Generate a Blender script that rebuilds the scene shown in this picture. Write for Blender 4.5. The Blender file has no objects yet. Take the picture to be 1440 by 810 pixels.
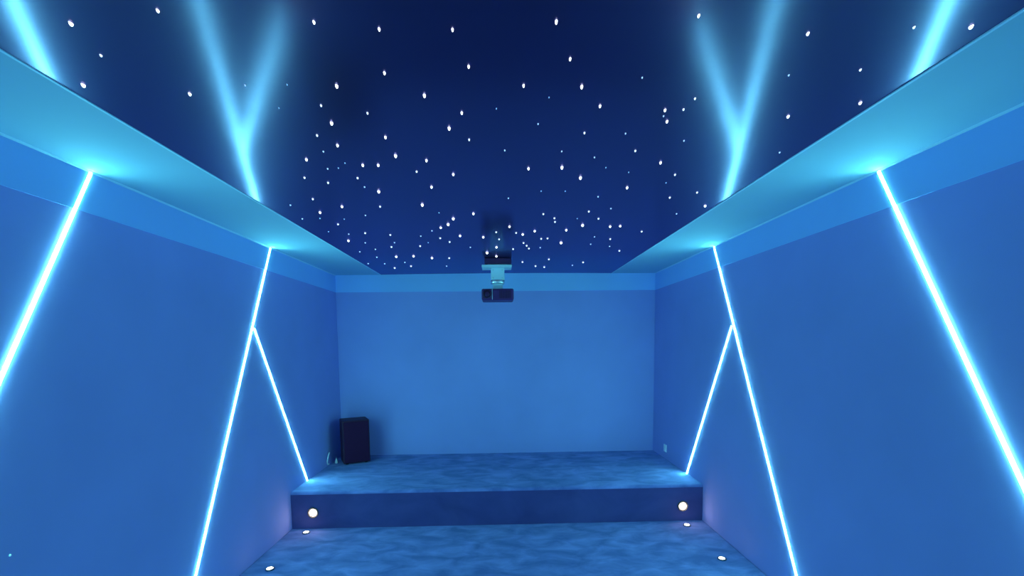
import bpy, bmesh, math, random
from mathutils import Vector, Matrix, noise

random.seed(4)
C = bpy.context.scene.collection
SC = bpy.context.scene

# ------------------------------------------------------------------ camera
ROOM_HALF, ROOM_BACK, ROOM_FRONT, CEIL = 2.0, 5.772, -2.6, 2.627
PLAT_Y, PLAT_Z = 4.318, 0.358
yaw, pitch, roll = 0.02665, -0.08049, -0.01108
fwd = Vector((math.sin(yaw) * math.cos(pitch), math.cos(yaw) * math.cos(pitch), math.sin(pitch)))
rt = Vector((math.cos(yaw), -math.sin(yaw), 0.0))
up = rt.cross(fwd)
rt2 = rt * math.cos(roll) + up * math.sin(roll)
up2 = rt2.cross(fwd)
cam_data = bpy.data.cameras.new('camera')
cam = bpy.data.objects.new('camera', cam_data)
C.objects.link(cam)
cam_data.sensor_width = 36.0
cam_data.lens = 16.0
cam_data.shift_y = 0.09135
cam_data.clip_start = 0.02
rot = Matrix((rt2, up2, -fwd)).transposed().to_4x4()
cam.matrix_world = Matrix.Translation((0.0208, 0.0, 1.7449)) @ rot
SC.camera = cam

# ------------------------------------------------------------------ world, exposure
world = bpy.data.worlds.new('world')
SC.world = world
world.use_nodes = True
world.node_tree.nodes['Background'].inputs['Color'].default_value = (0.0, 0.0, 0.0, 1)
world.node_tree.nodes['Background'].inputs['Strength'].default_value = 0.0
SC.view_settings.view_transform = 'Standard'
SC.view_settings.look = 'None'
SC.view_settings.gamma = 1.0
SC.view_settings.exposure = 0.0
SC.view_settings.use_curve_mapping = False
SC.cycles.max_bounces = 16
SC.cycles.diffuse_bounces = 10
SC.cycles.glossy_bounces = 6
SC.cycles.sample_clamp_indirect = 4.0

LED_COLOR, LED_POWER = (0.20, 1.0, 0.90), 108.0     # light of the strips set in the walls
WARM_COLOR, WARM_POWER = (1.0, 0.90, 0.80), 36.0

# ------------------------------------------------------------------ materials
def nodes_of(m):
    m.use_nodes = True
    nt = m.node_tree
    return nt, nt.nodes['Principled BSDF']

def mat(name, color, rough=0.8, spec=0.5, metal=0.0, var=0.0, scale=30.0, bump=0.0, bump_scale=200.0):
    m = bpy.data.materials.new(name)
    nt, p = nodes_of(m)
    p.inputs['Base Color'].default_value = (*color, 1)
    p.inputs['Roughness'].default_value = rough
    p.inputs['Specular IOR Level'].default_value = spec
    p.inputs['Metallic'].default_value = metal
    tc = nt.nodes.new('ShaderNodeTexCoord')
    if var > 0:
        n = nt.nodes.new('ShaderNodeTexNoise'); n.inputs['Scale'].default_value = scale
        n.inputs['Detail'].default_value = 6
        nt.links.new(tc.outputs['Object'], n.inputs['Vector'])
        r = nt.nodes.new('ShaderNodeValToRGB')
        r.color_ramp.elements[0].position = 0.3; r.color_ramp.elements[1].position = 0.7
        r.color_ramp.elements[0].color = (*[c * (1 - var) for c in color], 1)
        r.color_ramp.elements[1].color = (*[min(1, c * (1 + var)) for c in color], 1)
        nt.links.new(n.outputs['Fac'], r.inputs['Fac'])
        nt.links.new(r.outputs['Color'], p.inputs['Base Color'])
    if bump > 0:
        n2 = nt.nodes.new('ShaderNodeTexNoise'); n2.inputs['Scale'].default_value = bump_scale
        n2.inputs['Detail'].default_value = 4
        nt.links.new(tc.outputs['Object'], n2.inputs['Vector'])
        b = nt.nodes.new('ShaderNodeBump'); b.inputs['Strength'].default_value = bump
        b.inputs['Distance'].default_value = 0.004
        nt.links.new(n2.outputs['Fac'], b.inputs['Height'])
        nt.links.new(b.outputs['Normal'], p.inputs['Normal'])
    return m

def glow(name, color, power, sample='AUTO'):
    m = bpy.data.materials.new(name)
    nt, p = nodes_of(m)
    p.inputs['Base Color'].default_value = (0.8, 0.8, 0.8, 1)
    p.inputs['Roughness'].default_value = 0.4
    p.inputs['Emission Color'].default_value = (*color, 1)
    p.inputs['Emission Strength'].default_value = power
    m.cycles.emission_sampling = sample
    return m

M = {}
M['wall'] = mat('wall_fabric', (0.32, 0.32, 0.72), 0.95, 0.1, var=0.05, scale=1.3, bump=0.15, bump_scale=350)
M['frieze'] = mat('frieze_paint', (0.32, 0.49, 0.92), 0.8, 0.2, var=0.02, scale=2)
M['soffit'] = mat('soffit_paint', (0.27, 0.43, 0.64), 0.85, 0.2, var=0.02, scale=2)
M['bead'] = mat('bead_paint', (0.42, 0.60, 0.85), 0.6, 0.3)
M['strip_metal'] = mat('aluminium_channel', (0.5, 0.6, 0.7), 0.4, 0.5, metal=0.6)
M['led'] = glow('led_diffuser', LED_COLOR, LED_POWER)
M['warm'] = glow('warm_lens', WARM_COLOR, WARM_POWER)
M['floor_lens'] = glow('floor_lens', (0.95, 1.0, 1.0), 14.0)
M['step_bezel'] = mat('step_light_bezel', (0.10, 0.075, 0.07), 0.6, 0.3)
M['bezel'] = mat('bezel_metal', (0.12, 0.13, 0.18), 0.35, 0.5, metal=0.8)
M['star_0'] = glow('star_faint', (0.16, 0.28, 0.62), 0.9, 'NONE')
M['star_1'] = glow('star_dim', (0.40, 0.55, 0.95), 1.0, 'NONE')
M['star_2'] = glow('star_mid', (0.72, 0.85, 1.0), 1.5, 'NONE')
M['star_3'] = glow('star_bright', (0.90, 0.96, 1.0), 3.0, 'NONE')
M['black'] = mat('speaker_vinyl', (0.045, 0.011, 0.045), 0.55, 0.3)
M['grille'] = mat('grille_cloth', (0.040, 0.009, 0.042), 0.95, 0.1, var=0.3, scale=300, bump=0.4, bump_scale=600)
M['rubber'] = mat('rubber', (0.01, 0.01, 0.01), 0.9, 0.1)
M['white_plastic'] = mat('white_plastic', (0.88, 0.84, 0.98), 0.4, 0.5)
M['dark_plastic'] = mat('projector_plastic', (0.07, 0.014, 0.12), 0.5, 0.4)
M['lens_glass'] = mat('lens_glass', (0.05, 0.015, 0.06), 0.08, 0.8)
M['mount_dark'] = mat('mount_dark', (0.05, 0.014, 0.08), 0.6, 0.3)
M['mount_pale'] = mat('mount_pale', (0.55, 0.70, 0.85), 0.45, 0.4)
M['mount_white'] = mat('mount_white', (0.92, 0.96, 1.0), 0.35, 0.5, metal=1.0)

def film_material():
    m = bpy.data.materials.new('stretch_film')
    nt, p = nodes_of(m)
    p.inputs['Base Color'].default_value = (0.016, 0.005, 0.022, 1)
    p.inputs['Roughness'].default_value = 1.0
    p.inputs['Specular IOR Level'].default_value = 0.0
    g = nt.nodes.new('ShaderNodeBsdfGlossy')
    g.inputs['Color'].default_value = (0.62, 0.56, 1.0, 1)
    g.inputs['Roughness'].default_value = 0.17
    g2 = nt.nodes.new('ShaderNodeBsdfGlossy')               # the milky haze of the stretched vinyl
    g2.inputs['Color'].default_value = (0.42, 0.42, 1.0, 1)
    g2.inputs['Roughness'].default_value = 0.42
    gm = nt.nodes.new('ShaderNodeMixShader'); gm.inputs['Fac'].default_value = 0.30
    nt.links.new(g.outputs['BSDF'], gm.inputs[1]); nt.links.new(g2.outputs['BSDF'], gm.inputs[2])
    fr = nt.nodes.new('ShaderNodeFresnel'); fr.inputs['IOR'].default_value = 2.08
    mx = nt.nodes.new('ShaderNodeMixShader')
    nt.links.new(fr.outputs['Fac'], mx.inputs['Fac'])
    nt.links.new(p.outputs['BSDF'], mx.inputs[1]); nt.links.new(gm.outputs['Shader'], mx.inputs[2])
    nt.links.new(mx.outputs['Shader'], nt.nodes['Material Output'].inputs['Surface'])
    return m
M['film'] = film_material()

def carpet_material(name, low, high, stretch):
    m = bpy.data.materials.new(name)
    nt, p = nodes_of(m)
    p.inputs['Roughness'].default_value = 1.0
    p.inputs['Specular IOR Level'].default_value = 0.05
    p.inputs['Sheen Weight'].default_value = 0.15
    p.inputs['Sheen Roughness'].default_value = 0.5
    p.inputs['Sheen Tint'].default_value = (0.5, 0.8, 1, 1)
    tc = nt.nodes.new('ShaderNodeTexCoord')
    mp = nt.nodes.new('ShaderNodeMapping'); mp.inputs['Scale'].default_value = stretch
    nt.links.new(tc.outputs['Object'], mp.inputs['Vector'])
    n = nt.nodes.new('ShaderNodeTexNoise'); n.inputs['Scale'].default_value = 1.0
    n.inputs['Detail'].default_value = 5; n.inputs['Roughness'].default_value = 0.55; n.inputs['Distortion'].default_value = 0.5
    nt.links.new(mp.outputs['Vector'], n.inputs['Vector'])
    r = nt.nodes.new('ShaderNodeValToRGB')
    r.color_ramp.elements[0].position = 0.36; r.color_ramp.elements[1].position = 0.68
    r.color_ramp.elements[0].color = (*low, 1); r.color_ramp.elements[1].color = (*high, 1)
    nt.links.new(n.outputs['Fac'], r.inputs['Fac'])
    nt.links.new(r.outputs['Color'], p.inputs['Base Color'])
    n2 = nt.nodes.new('ShaderNodeTexNoise'); n2.inputs['Scale'].default_value = 420; n2.inputs['Detail'].default_value = 3
    nt.links.new(tc.outputs['Object'], n2.inputs['Vector'])
    b = nt.nodes.new('ShaderNodeBump'); b.inputs['Strength'].default_value = 0.5; b.inputs['Distance'].default_value = 0.004
    nt.links.new(n2.outputs['Fac'], b.inputs['Height']); nt.links.new(b.outputs['Normal'], p.inputs['Normal'])
    return m
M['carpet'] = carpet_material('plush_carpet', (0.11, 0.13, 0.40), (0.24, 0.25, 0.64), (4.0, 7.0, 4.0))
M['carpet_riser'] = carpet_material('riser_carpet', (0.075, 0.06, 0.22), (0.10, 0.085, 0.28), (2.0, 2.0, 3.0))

# ------------------------------------------------------------------ helpers
def link(name, bm, material, parent=None, smooth=False):
    me = bpy.data.meshes.new(name)
    bmesh.ops.recalc_face_normals(bm, faces=bm.faces[:])
    if smooth:
        for f in bm.faces: f.smooth = True
    bm.to_mesh(me); bm.free()
    me.materials.append(M[material] if isinstance(material, str) else material)
    o = bpy.data.objects.new(name, me); C.objects.link(o)
    if parent: o.parent = parent
    return o

def tag(o, label=None, cat=None, group=None, kind=None):
    if label: o['label'] = label
    if cat: o['category'] = cat
    if group: o['group'] = group
    if kind: o['kind'] = kind
    return o

def thing(name, label, cat, loc=(0, 0, 0), rz=0.0, group=None):
    o = bpy.data.objects.new(name, None); C.objects.link(o)
    o.location = loc; o.rotation_euler = (0, 0, rz); o.empty_display_size = 0.05
    return tag(o, label, cat, group)

def add_box(bm, lo, hi, bevel=0.0, segs=2):
    t = bmesh.new()
    bmesh.ops.create_cube(t, size=1.0)
    for v in t.verts:
        v.co = Vector([(lo[i] + hi[i]) / 2 + v.co[i] * (hi[i] - lo[i]) for i in range(3)])
    if bevel > 0:
        bmesh.ops.bevel(t, geom=t.edges[:], offset=bevel, segments=segs, affect='EDGES', profile=0.5)
    me = bpy.data.meshes.new('tmp'); t.to_mesh(me); t.free()
    bm.from_mesh(me); bpy.data.meshes.remove(me)
    return bm

def box(lo, hi, bevel=0.0, segs=2):
    return add_box(bmesh.new(), lo, hi, bevel, segs)

def lathe(profile, segs=28, axis='Z', caps=True):
    """profile: (radius, height) pairs spun about the axis"""
    bm = bmesh.new(); rings = []
    for r, h in profile:
        ring = []
        for k in range(segs):
            a = 2 * math.pi * k / segs
            x, y = r * math.cos(a), r * math.sin(a)
            ring.append(bm.verts.new((x, y, h) if axis == 'Z' else (x, -h, y)))
        rings.append(ring)
    for a, b in zip(rings, rings[1:]):
        for k in range(segs):
            bm.faces.new((a[k], a[(k + 1) % segs], b[(k + 1) % segs], b[k]))
    if caps:
        bm.faces.new(rings[0]); bm.faces.new(rings[-1])
    return bm

def tube(pts, r, segs=8):
    bm = bmesh.new(); rings = []
    n = len(pts)
    for i, p in enumerate(pts):
        p = Vector(p)
        d = (Vector(pts[min(i + 1, n - 1)]) - Vector(pts[max(i - 1, 0)])).normalized()
        s = d.cross(Vector((0.3, 0.2, 0.93)) if abs(d.z) < 0.95 else Vector((1, 0, 0))).normalized()
        t = d.cross(s)
        rings.append([bm.verts.new(p + (s * math.cos(2 * math.pi * k / segs) + t * math.sin(2 * math.pi * k / segs)) * r) for k in range(segs)])
    for a, b in zip(rings, rings[1:]):
        for k in range(segs):
            bm.faces.new((a[k], a[(k + 1) % segs], b[(k + 1) % segs], b[k]))
    bm.faces.new(rings[0]); bm.faces.new(rings[-1])
    return bm

def structure(name, bm, material, label):
    return tag(link(name, bm, material), label, kind='structure')

# ------------------------------------------------------------------ room shell
H, B, F, Z = ROOM_HALF, ROOM_BACK, ROOM_FRONT, CEIL
T = 0.15
structure('wall_left', box((-H - T, F - T, 0), (-H, B + T, Z)), 'wall', 'left blue wall with slanted light strips')
structure('wall_right', box((H, F - T, 0), (H + T, B + T, Z)), 'wall', 'right blue wall with slanted light strips')
structure('wall_back', box((-H, B, 0), (H, B + T, Z)), 'wall', 'plain blue far wall behind the carpeted platform')
structure('wall_front', box((-H, F - T, 0), (H, F, Z)), 'wall', 'plain blue wall behind the camera')

def carpet_grid(x0, x1, y0, y1, z, step, amp, front_drop=0.0):
    """a plush surface: a grid whose height wanders with the trodden pile"""
    bm = bmesh.new()
    nx, ny = int((x1 - x0) / step) + 1, int((y1 - y0) / step) + 1
    rows = []
    for j in range(ny + 1):
        y = y0 + (y1 - y0) * j / ny
        row = []
        for i in range(nx + 1):
            x = x0 + (x1 - x0) * i / nx
            h = noise.noise(Vector((x * 5, y * 9, z * 3))) * 0.6 + noise.noise(Vector((x * 14, y * 22, 4 + z))) * 0.4
            row.append(bm.verts.new((x, y, z + amp * h)))
        rows.append(row)
    for a, b in zip(rows, rows[1:]):
        for i in range(nx):
            bm.faces.new((a[i], a[i + 1], b[i + 1], b[i]))
    return bm

fl = structure('floor', box((-H - T, F - T, -0.15), (H + T, B + T, -0.012)), 'carpet', 'lower floor covered with mottled blue plush carpet')
fc = link('carpet', carpet_grid(-H, H, 1.2, PLAT_Y + 0.02, -0.003, 0.03, 0.0022), 'carpet', fl, True)
link('carpet_backing', box((-H, F, -0.012), (H, PLAT_Y + 0.3, -0.006)), 'carpet', fl)

# star ceiling: one glossy stretched film between the two soffits
XL, XR = -1.436, 1.439
def film_mesh():
    bm = bmesh.new(); rows = []
    nx, ny = 40, 60
    for j in range(ny + 1):
        y = F + (B - F) * j / ny
        row = []
        for i in range(nx + 1):
            u = i / nx
            x = XL + (XR - XL) * u
            row.append(bm.verts.new((x, y, Z + 0.0015 + FILM_SAG * 4 * u * (1 - u))))
        rows.append(row)
    for a, b in zip(rows, rows[1:]):
        for i in range(nx):
            bm.faces.new((a[i], a[i + 1], b[i + 1], b[i]))
    return bm
FILM_SAG = 0.008
ceiling = structure('ceiling', film_mesh(), 'film', 'glossy midnight blue stretched ceiling scattered with white star lights')
if ceiling.data.polygons[0].normal.z > 0: ceiling.data.flip_normals()
for p in ceiling.data.polygons: p.use_smooth = True
link('ceiling_slab', box((-H - T, F - T, Z + 0.06), (H + T, B + T, Z + 0.2)), 'mount_dark', ceiling)

structure('trim_1', box((-H, F, Z), (XL, B, Z + 0.055)), 'soffit', 'flat pale cyan soffit along the left wall')
structure('trim_2', box((XR, F, Z), (H, B, Z + 0.055)), 'soffit', 'flat pale cyan soffit along the right wall')
FZ = 2.416
structure('trim_3', box((-H, F, FZ), (-H + 0.003, B, Z), 0.001), 'frieze', 'paler blue band along the top of the left wall')
structure('trim_4', box((H - 0.003, F, FZ), (H, B, Z), 0.001), 'frieze', 'paler blue band along the top of the right wall')
structure('trim_5', box((-H + 0.003, B - 0.006, FZ), (H - 0.003, B, Z + 0.012), 0.002), 'frieze', 'paler blue band along the top of the far wall')
def cove(side):
    bm = bmesh.new(); s = 0.009
    x = side * (H - 0.003)
    prof = [(x, Z + 0.001), (x, Z - s), (x - side * s, Z + 0.001)]
    ends = [[bm.verts.new((px, y, pz)) for px, pz in prof] for y in (F, B - 0.006)]
    for i in range(3): bm.faces.new((ends[0][i], ends[0][(i + 1) % 3], ends[1][(i + 1) % 3], ends[1][i]))
    bm.faces.new(ends[0]); bm.faces.new(ends[1])
    return bm
structure('trim_6', cove(-1), 'bead', 'thin light bead where left wall meets soffit')
structure('trim_7', cove(1), 'bead', 'thin light bead where right wall meets soffit')
structure('trim_8', box((XL - 0.006, F, Z - 0.002), (XL + 0.004, B - 0.006, Z + 0.006)), 'bead', 'thin edging where left soffit meets star ceiling')
structure('trim_9', box((XR - 0.004, F, Z - 0.003), (XR + 0.006, B - 0.006, Z + 0.006)), 'bead', 'thin edging where right soffit meets star ceiling')

# ------------------------------------------------------------------ carpeted platform
plat = thing('platform', 'raised platform across the far end, covered in dark blue carpet', 'platform', (0, PLAT_Y, 0))
def platform_top():
    bm = bmesh.new(); rows = []
    r, xs = 0.028, 130
    prof = [(r - r * math.cos(a), PLAT_Z - r + r * math.sin(a)) for a in [k * math.pi / 12 for k in range(7)]]
    n = 48
    prof += [(r + (B - PLAT_Y - r) * k / n, PLAT_Z) for k in range(1, n + 1)]
    for j, (y, z) in enumerate(prof):
        row = []
        for i in range(xs + 1):
            x = -H + 2 * H * i / xs
            h = 0.0
            if j > 6:
                h = 0.0025 * (noise.noise(Vector((x * 5, y * 9, 1.7))) * 0.6 + noise.noise(Vector((x * 15, y * 24, 6.0))) * 0.4)
            row.append(bm.verts.new((x, y, z + h)))
        rows.append(row)
    for a, b in zip(rows, rows[1:]):
        for i in range(xs):
            bm.faces.new((a[i], a[i + 1], b[i + 1], b[i]))
    return bm
link('carpet_top', platform_top(), 'carpet', plat, True)
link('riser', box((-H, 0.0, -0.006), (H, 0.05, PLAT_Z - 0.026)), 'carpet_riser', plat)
link('frame', box((-H, 0.05, -0.006), (H, B - PLAT_Y, PLAT_Z - 0.03)), 'mount_dark', plat)

# ------------------------------------------------------------------ light strips
def strip(side, a, b, label, group='slanted light strips in the side walls'):
    """a and b are (y, z) ends on the wall; the profile stands a little proud"""
    x = side * H
    a, b = Vector((x, a[0], a[1])), Vector((x, b[0], b[1]))
    d = (b - a); L = d.length; d.normalize()
    n = Vector((-side, 0, 0)); t = n.cross(d)
    root = thing('light_strip', label, 'light strip', a, 0, group)
    def prism(profile):
        bm = bmesh.new()
        r0 = [bm.verts.new(t * u + n * w) for u, w in profile]
        r1 = [bm.verts.new(d * L + t * u + n * w) for u, w in profile]
        k = len(profile)
        for i in range(k): bm.faces.new((r0[i], r0[(i + 1) % k], r1[(i + 1) % k], r1[i]))
        bm.faces.new(r0); bm.faces.new(r1)
        return bm
    link('channel', prism([(-0.0080, 0.0006), (-0.0080, 0.0018), (0.0080, 0.0018), (0.0080, 0.0006)]), 'strip_metal', root)
    w = 0.0082
    prof = [(w * math.cos(k * math.pi / 6), 0.0019 + 0.0046 * math.sin(k * math.pi / 6)) for k in range(7)]
    link('diffuser', prism(prof), 'led', root)
    return root

ztop = CEIL - 0.008
def on(a, b, z):
    """the point of the line a-b at height z"""
    k = (z - a[1]) / (b[1] - a[1])
    return (a[0] + k * (b[0] - a[0]), z)
for side, main, branch, near, word in (
        (-1, ((4.177, 2.629), (2.943, 0.259)), ((3.821, 1.919), (4.701, 0.358)), ((2.394, 2.62), (1.892, 1.633)), 'left'),
        (1, ((4.209, 2.634), (2.897, 0.181)), ((3.836, 1.898), (4.702, 0.358)), ((2.387, 2.624), (1.633, 1.192)), 'right')):
    strip(side, on(*main, ztop), on(*main, 0.003), 'long cyan light strip on the %s wall that meets the shorter branch strip' % word)
    strip(side, on(*branch, branch[0][1] - 0.016), on(*branch, PLAT_Z + 0.002), 'short cyan light strip on the %s wall running down to the platform' % word)
    strip(side, on(*near, ztop), on(*near, 0.003), 'nearest cyan light strip on the %s wall, cut by the photo edge' % word)
    # unseen strip added to help light the room, continuing the wall pattern
    strip(side, (-0.15, ztop), (-1.35, 0.003), 'added unseen cyan light strip on the %s wall behind the camera' % word)

# ------------------------------------------------------------------ star lights in the ceiling film
STARS = [
    (-0.477,1.34,3), (-0.306,1.367,3), (-0.1,1.367,3), (-0.343,1.574,3), (-0.066,1.538,3), (-0.524,1.649,4), (-0.235,1.708,4), (-0.626,1.776,2), (-0.472,1.832,2), (-0.112,1.83,3),
    (0.021,1.798,0), (0.19,1.332,4), (0.576,1.303,3), (0.254,1.496,3), (0.512,1.593,1), (0.116,1.644,3), (0.318,1.648,4), (0.212,1.719,0), (0.41,1.776,3), (0.666,1.802,3),
    (0.746,1.719,2), (0.735,1.796,2), (0.677,1.848,1), (-0.636,1.909,4), (-0.735,2.015,2), (-0.684,2.112,3), (-0.77,2.176,1), (-0.883,2.263,3), (-0.826,2.378,1), (-0.77,2.37,0),
    (-0.717,2.308,0), (-0.99,2.495,2), (-0.896,2.572,2), (-1.087,2.842,2), (-1.271,2.955,1), (-1.205,3.256,0), (-1.151,3.117,3), (-1.328,3.261,1), (-1.137,3.413,2), (-0.966,2.996,3),
    (-1.048,3.281,0), (-0.639,2.335,3), (-0.564,2.336,3), (-0.454,2.035,3), (-0.454,2.225,4), (-0.717,2.506,2), (-0.721,2.644,1), (-0.662,2.719,4), (-0.728,3.004,2), (-0.877,3.197,1),
    (-0.319,2.281,3), (-0.391,2.421,2), (-0.349,2.65,3), (-0.455,2.973,4), (-0.373,3.151,0), (-0.208,2.461,3), (-0.144,3.176,3), (-0.292,3.295,4), (-0.345,3.445,4), (-0.174,1.954,4),
    (-0.099,2.059,2), (0.189,1.917,1), (0.392,1.993,2), (0.568,1.997,1), (0.706,1.89,3), (0.845,2.061,1), (0.057,2.168,1), (0.321,2.178,1), (0.487,2.244,1), (0.661,2.168,2),
    (0.827,2.303,3), (0.18,2.384,3), (0.348,2.368,4), (0.571,2.369,0), (0.705,2.43,0), (0.467,2.51,4), (0.96,2.46,2), (0.957,2.581,0), (0.762,2.662,3), (0.275,2.723,0),
    (0.416,2.724,0), (0.087,2.851,1), (0.63,2.822,1), (1.072,2.831,2), (1.199,2.736,2), (1.364,2.993,3), (0.767,3.062,1), (1.247,3.172,1), (0.333,3.188,2), (0.634,3.128,2),
    (0.421,3.29,2), (0.437,3.388,2), (0.585,3.3,0), (0.737,3.302,2), (0.656,3.481,4), (0.873,3.518,3), (0.946,3.503,3), (-1.283,3.621,0), (-1.156,3.707,1), (-1.232,3.93,3),
    (-1.02,3.68,2), (-1.117,4.015,1), (-1.101,4.278,1), (-1.274,4.379,1), (-1.187,4.649,1), (-1.369,4.988,1), (-1.2,5.011,1), (-1.156,5.285,2), (-0.992,4.636,3), (-0.84,3.748,2),
    (-0.87,4.024,1), (-0.935,4.191,2), (-0.972,4.951,1), (-0.951,5.181,2), (-0.819,4.623,3), (-0.491,3.629,1), (-0.411,3.537,3), (-0.459,3.877,2), (-0.606,3.799,1), (-0.583,4.036,0),
    (-0.675,4.168,2), (-0.652,4.726,3), (-0.479,4.743,2), (-0.559,5.205,1), (-0.396,4.018,2), (-0.288,3.8,3), (-0.232,4.239,1), (-0.101,3.851,3), (0.007,3.685,2), (0.03,3.928,2),
    (0.006,4.242,3), (-0.087,4.486,4), (0.002,4.667,3), (0.109,3.518,3), (0.166,3.711,2), (0.221,3.762,3), (0.244,4.072,2), (0.16,4.324,2), (0.281,4.991,2), (0.278,4.183,2),
    (0.306,4.303,2), (0.31,3.656,3), (0.385,3.915,2), (0.437,3.903,2), (0.408,4.268,1), (0.55,4.839,2), (0.442,5.247,2), (0.548,5.313,2), (0.555,3.627,3), (0.573,4.065,4),
    (0.846,4.126,1), (0.823,3.848,1), (0.973,3.925,2), (1.037,4.21,1), (1.178,4.404,2), (0.855,5.202,1), (0.942,5.014,2), (1.161,3.665,2), (-1.134,1.346,4), (-1.171,1.483,2),
    (-1.361,1.638,4), (-0.867,1.298,3), (-1.049,1.696,3), (-0.83,1.644,1), (-0.688,1.641,0), (-0.788,1.793,0), (0.924,1.368,3), (0.998,1.57,1), (1.214,1.535,2), (1.208,1.335,2),
    (1.367,1.328,4), (1.17,1.841,3), (1.375,1.735,3), (1.343,2.173,1),
]
def bead_mesh(material):
    bm = bmesh.new()
    bmesh.ops.create_icosphere(bm, subdivisions=2, radius=1.0)
    me = bpy.data.meshes.new('star_light')
    for f in bm.faces: f.smooth = True
    bm.to_mesh(me); bm.free(); me.materials.append(M[material])
    return me
BEADS = [bead_mesh('star_0'), bead_mesh('star_1'), bead_mesh('star_2'), bead_mesh('star_3')]
WIDTH = [1.6, 1.8, 2.3, 2.9, 3.5]         # width of each star grade, its bloom built into the bead
for x, y, g in STARS:
    o = bpy.data.objects.new('star_light', BEADS[min(g, 3)])
    r = 0.5 * WIDTH[g] * y / 640.0
    o.scale = (r, r * max(1.3, 2.3 - 0.3 * y), r * max(1.3, 2.8 - 0.4 * y))      # half-sunk bead, enlarged and stretched to imitate bloom and lens smear
    u = (x - XL) / (XR - XL)
    o.location = (x, y, CEIL + 0.0015 + FILM_SAG * 4 * u * (1 - u))
    o.parent = ceiling
    C.objects.link(o)

# ------------------------------------------------------------------ step lights and floor lights
def step_light(x, z, label):
    t = thing('step_light', label, 'light', (x, PLAT_Y, z), 0, 'step lights in the platform riser')
    link('bezel', lathe([(0.052, -0.002), (0.052, 0.009), (0.049, 0.012), (0.046, 0.012), (0.033, 0.004)], 32, 'Y'), 'step_bezel', t, False)
    link('lens', lathe([(0.032, 0.002), (0.031, 0.008), (0.024, 0.012), (0.011, 0.014)], 32, 'Y'), 'warm', t, True)
step_light(-1.793, 0.155, 'round warm step light at left end of platform riser')
step_light(1.802, 0.146, 'round warm step light at right end of platform riser')

def floor_light(x, y, label):
    t = thing('floor_light', label, 'light', (x, y, 0.0), 0, 'small floor lights beside the walls')
    link('bezel', lathe([(0.035, -0.008), (0.035, 0.003), (0.032, 0.006), (0.024, 0.006), (0.0225, 0.002)], 32), 'bezel', t)
    link('lens', lathe([(0.023, 0.001), (0.022, 0.006), (0.016, 0.0085), (0.007, 0.0095)], 32), 'floor_lens', t, True)
floor_light(-1.826, 4.219, 'small round floor light under the left step light')
floor_light(-1.817, 3.52, 'small round floor light nearest the photo bottom by left wall')
floor_light(1.798, 4.199, 'small round floor light under the right step light')
floor_light(1.798, 3.51, 'small round floor light nearest the photo bottom by right wall')

# ------------------------------------------------------------------ loudspeaker in the far left corner
sp = thing('loudspeaker', 'black upright loudspeaker standing in the far left corner of platform', 'speaker',
           (-1.735, 5.46, PLAT_Z + 0.0025), math.radians(26))
W2, D2, HS = 0.152, 0.125, 0.52
link('cabinet', box((-W2, -D2, 0.012), (W2, D2, HS), 0.008, 3), 'black', sp)
gr = link('grille', box((-W2 + 0.012, -D2 - 0.014, 0.025), (W2 - 0.012, -D2 + 0.002, HS - 0.014), 0.006, 3), 'grille', sp)
for px in (-0.11, 0.11):
    for py in (-0.085, 0.085):
        f = link('foot', lathe([(0.018, 0.0), (0.020, 0.004), (0.020, 0.014)], 16), 'rubber', sp)
        f.location = (px, py, 0.0)

# white lead on the left wall by the speaker
cb = thing('cable', 'white cable loop hanging on left wall beside the loudspeaker', 'cable', (-H, 5.29, 0.45))
pts = []
for k in range(15):
    a = math.radians(70 + 215 * k / 14)
    pts.append((0.014 + 0.010 * math.sin(k * 0.4), -0.006 + 0.062 * -math.cos(a) * -1 * 0.9, 0.068 * math.sin(a) - 0.005))
link('cord', tube(pts, 0.007), 'white_plastic', cb, True)
pl = thing('plug', 'white plug end lying on platform beside the loudspeaker', 'plug', (-1.945, 5.40, PLAT_Z))
link('body', lathe([(0.004, 0.060), (0.008, 0.05), (0.015, 0.022), (0.017, 0.008), (0.014, 0.0)][::-1], 16), 'white_plastic', pl, True)
pin = link('pin', box((-0.003, -0.002, 0.058), (0.003, 0.002, 0.074)), 'strip_metal', pl)

# wall outlet on the right
ou = thing('wall_outlet', 'white square wall outlet low on right wall near far corner', 'outlet', (H, 5.333, 0.488))
link('plate', box((-0.009, -0.045, -0.045), (-0.0003, 0.045, 0.045), 0.004, 2), 'white_plastic', ou)
link('socket_face', box((-0.013, -0.029, -0.029), (-0.008, 0.029, 0.029), 0.002, 2), 'white_plastic', ou)
for dy, dz, w, h in ((-0.011, -0.008, 0.003, 0.008), (0.011, -0.008, 0.003, 0.008), (-0.008, 0.012, 0.003, 0.006), (0.008, 0.012, 0.003, 0.006)):
    link('slot', box((-0.0136, dy - w / 2, dz - h / 2), (-0.0125, dy + w / 2, dz + h / 2)), 'rubber', ou)

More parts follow.
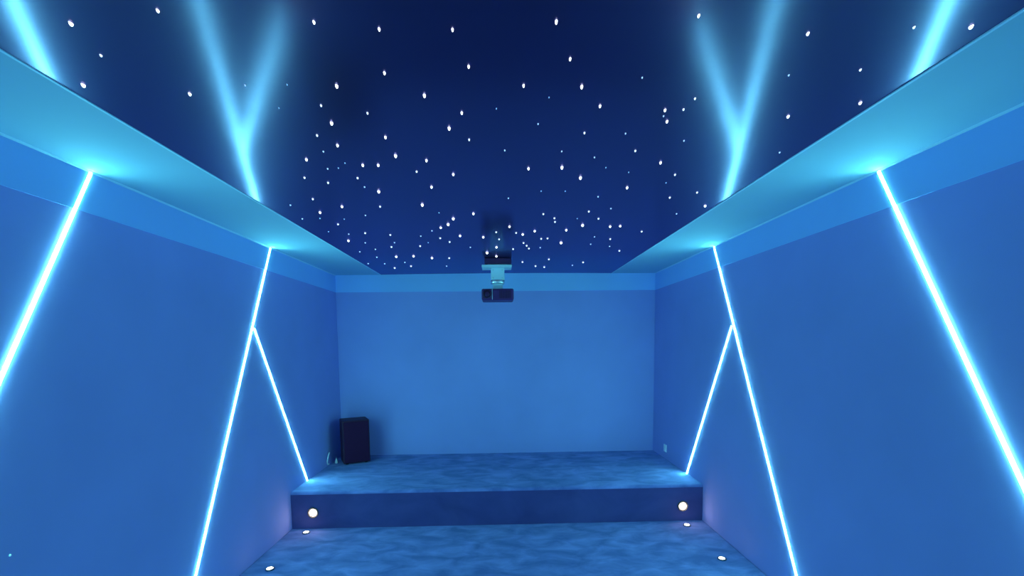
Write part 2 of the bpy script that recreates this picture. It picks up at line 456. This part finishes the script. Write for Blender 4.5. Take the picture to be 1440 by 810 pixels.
# tiny fitting low on the left wall
bt = thing('wall_button', 'tiny white round button low on the left wall near photo edge', 'button', (-H, 1.862, 0.906), math.radians(90))
link('cap', lathe([(0.0042, 0.0), (0.0042, 0.003), (0.003, 0.0045), (0.001, 0.005)], 16, 'Y'), 'white_plastic', bt)
link('collar', lathe([(0.0055, 0.0), (0.0055, 0.0012), (0.004, 0.0018)], 16, 'Y'), 'mount_pale', bt)

# ------------------------------------------------------------------ projector hung from the ceiling
pj = thing('projector', 'dark projector hanging from ceiling mount before the far wall', 'projector', (0.01, 4.86, CEIL))
link('ceiling_plate', box((-0.132, -0.11, -0.052), (0.145, 0.11, 0.006), 0.004), 'mount_dark', pj)
link('mount_rail', box((-0.160, -0.112, -0.084), (0.148, 0.10, -0.060), 0.003), 'mount_pale', pj)
link('rail_spacer', box((-0.10, -0.08, -0.062), (0.10, 0.08, -0.050)), 'mount_pale', pj)
br = link('bracket', box((-0.068, -0.045, -0.205), (0.073, 0.045, -0.082), 0.008), 'mount_pale', pj)
for dz in (-0.105, -0.185):
    for dx in (-0.045, 0.05):
        s = link('screw', lathe([(0.007, 0.0), (0.007, 0.003), (0.004, 0.005)], 12, 'Y'), 'strip_metal', br)
        s.location = (dx, -0.045, dz)
fl_bm = lathe([(0.070, -0.242), (0.074, -0.239), (0.074, -0.208), (0.070, -0.205)], 40)
for v in fl_bm.verts: v.co.y *= 0.85
link('flange', fl_bm, 'mount_white', pj, True)
link('neck', box((-0.05, -0.03, -0.31), (0.055, 0.03, -0.24), 0.006), 'mount_pale', pj)
body = link('body', box((-0.165, -0.14, -0.422), (0.165, 0.14, -0.306), 0.016, 3), 'dark_plastic', pj)
link('lens_ring', lathe([(0.044, -0.01), (0.044, 0.012), (0.038, 0.016), (0.034, 0.006)], 28, 'Y'), 'black', body).location = (-0.108, -0.14, -0.362)
link('lens', lathe([(0.034, 0.0), (0.030, 0.008), (0.018, 0.012), (0.005, 0.0135)], 28, 'Y'), 'lens_glass', body, True).location = (-0.108, -0.14, -0.362)
link('trim_line', box((-0.058, -0.1425, -0.418), (-0.053, -0.135, -0.310)), 'mount_pale', body)
for k in range(7):
    link('vent_slat', box((0.02 + k * 0.017, -0.142, -0.405), (0.027 + k * 0.017, -0.135, -0.325)), 'black', body)
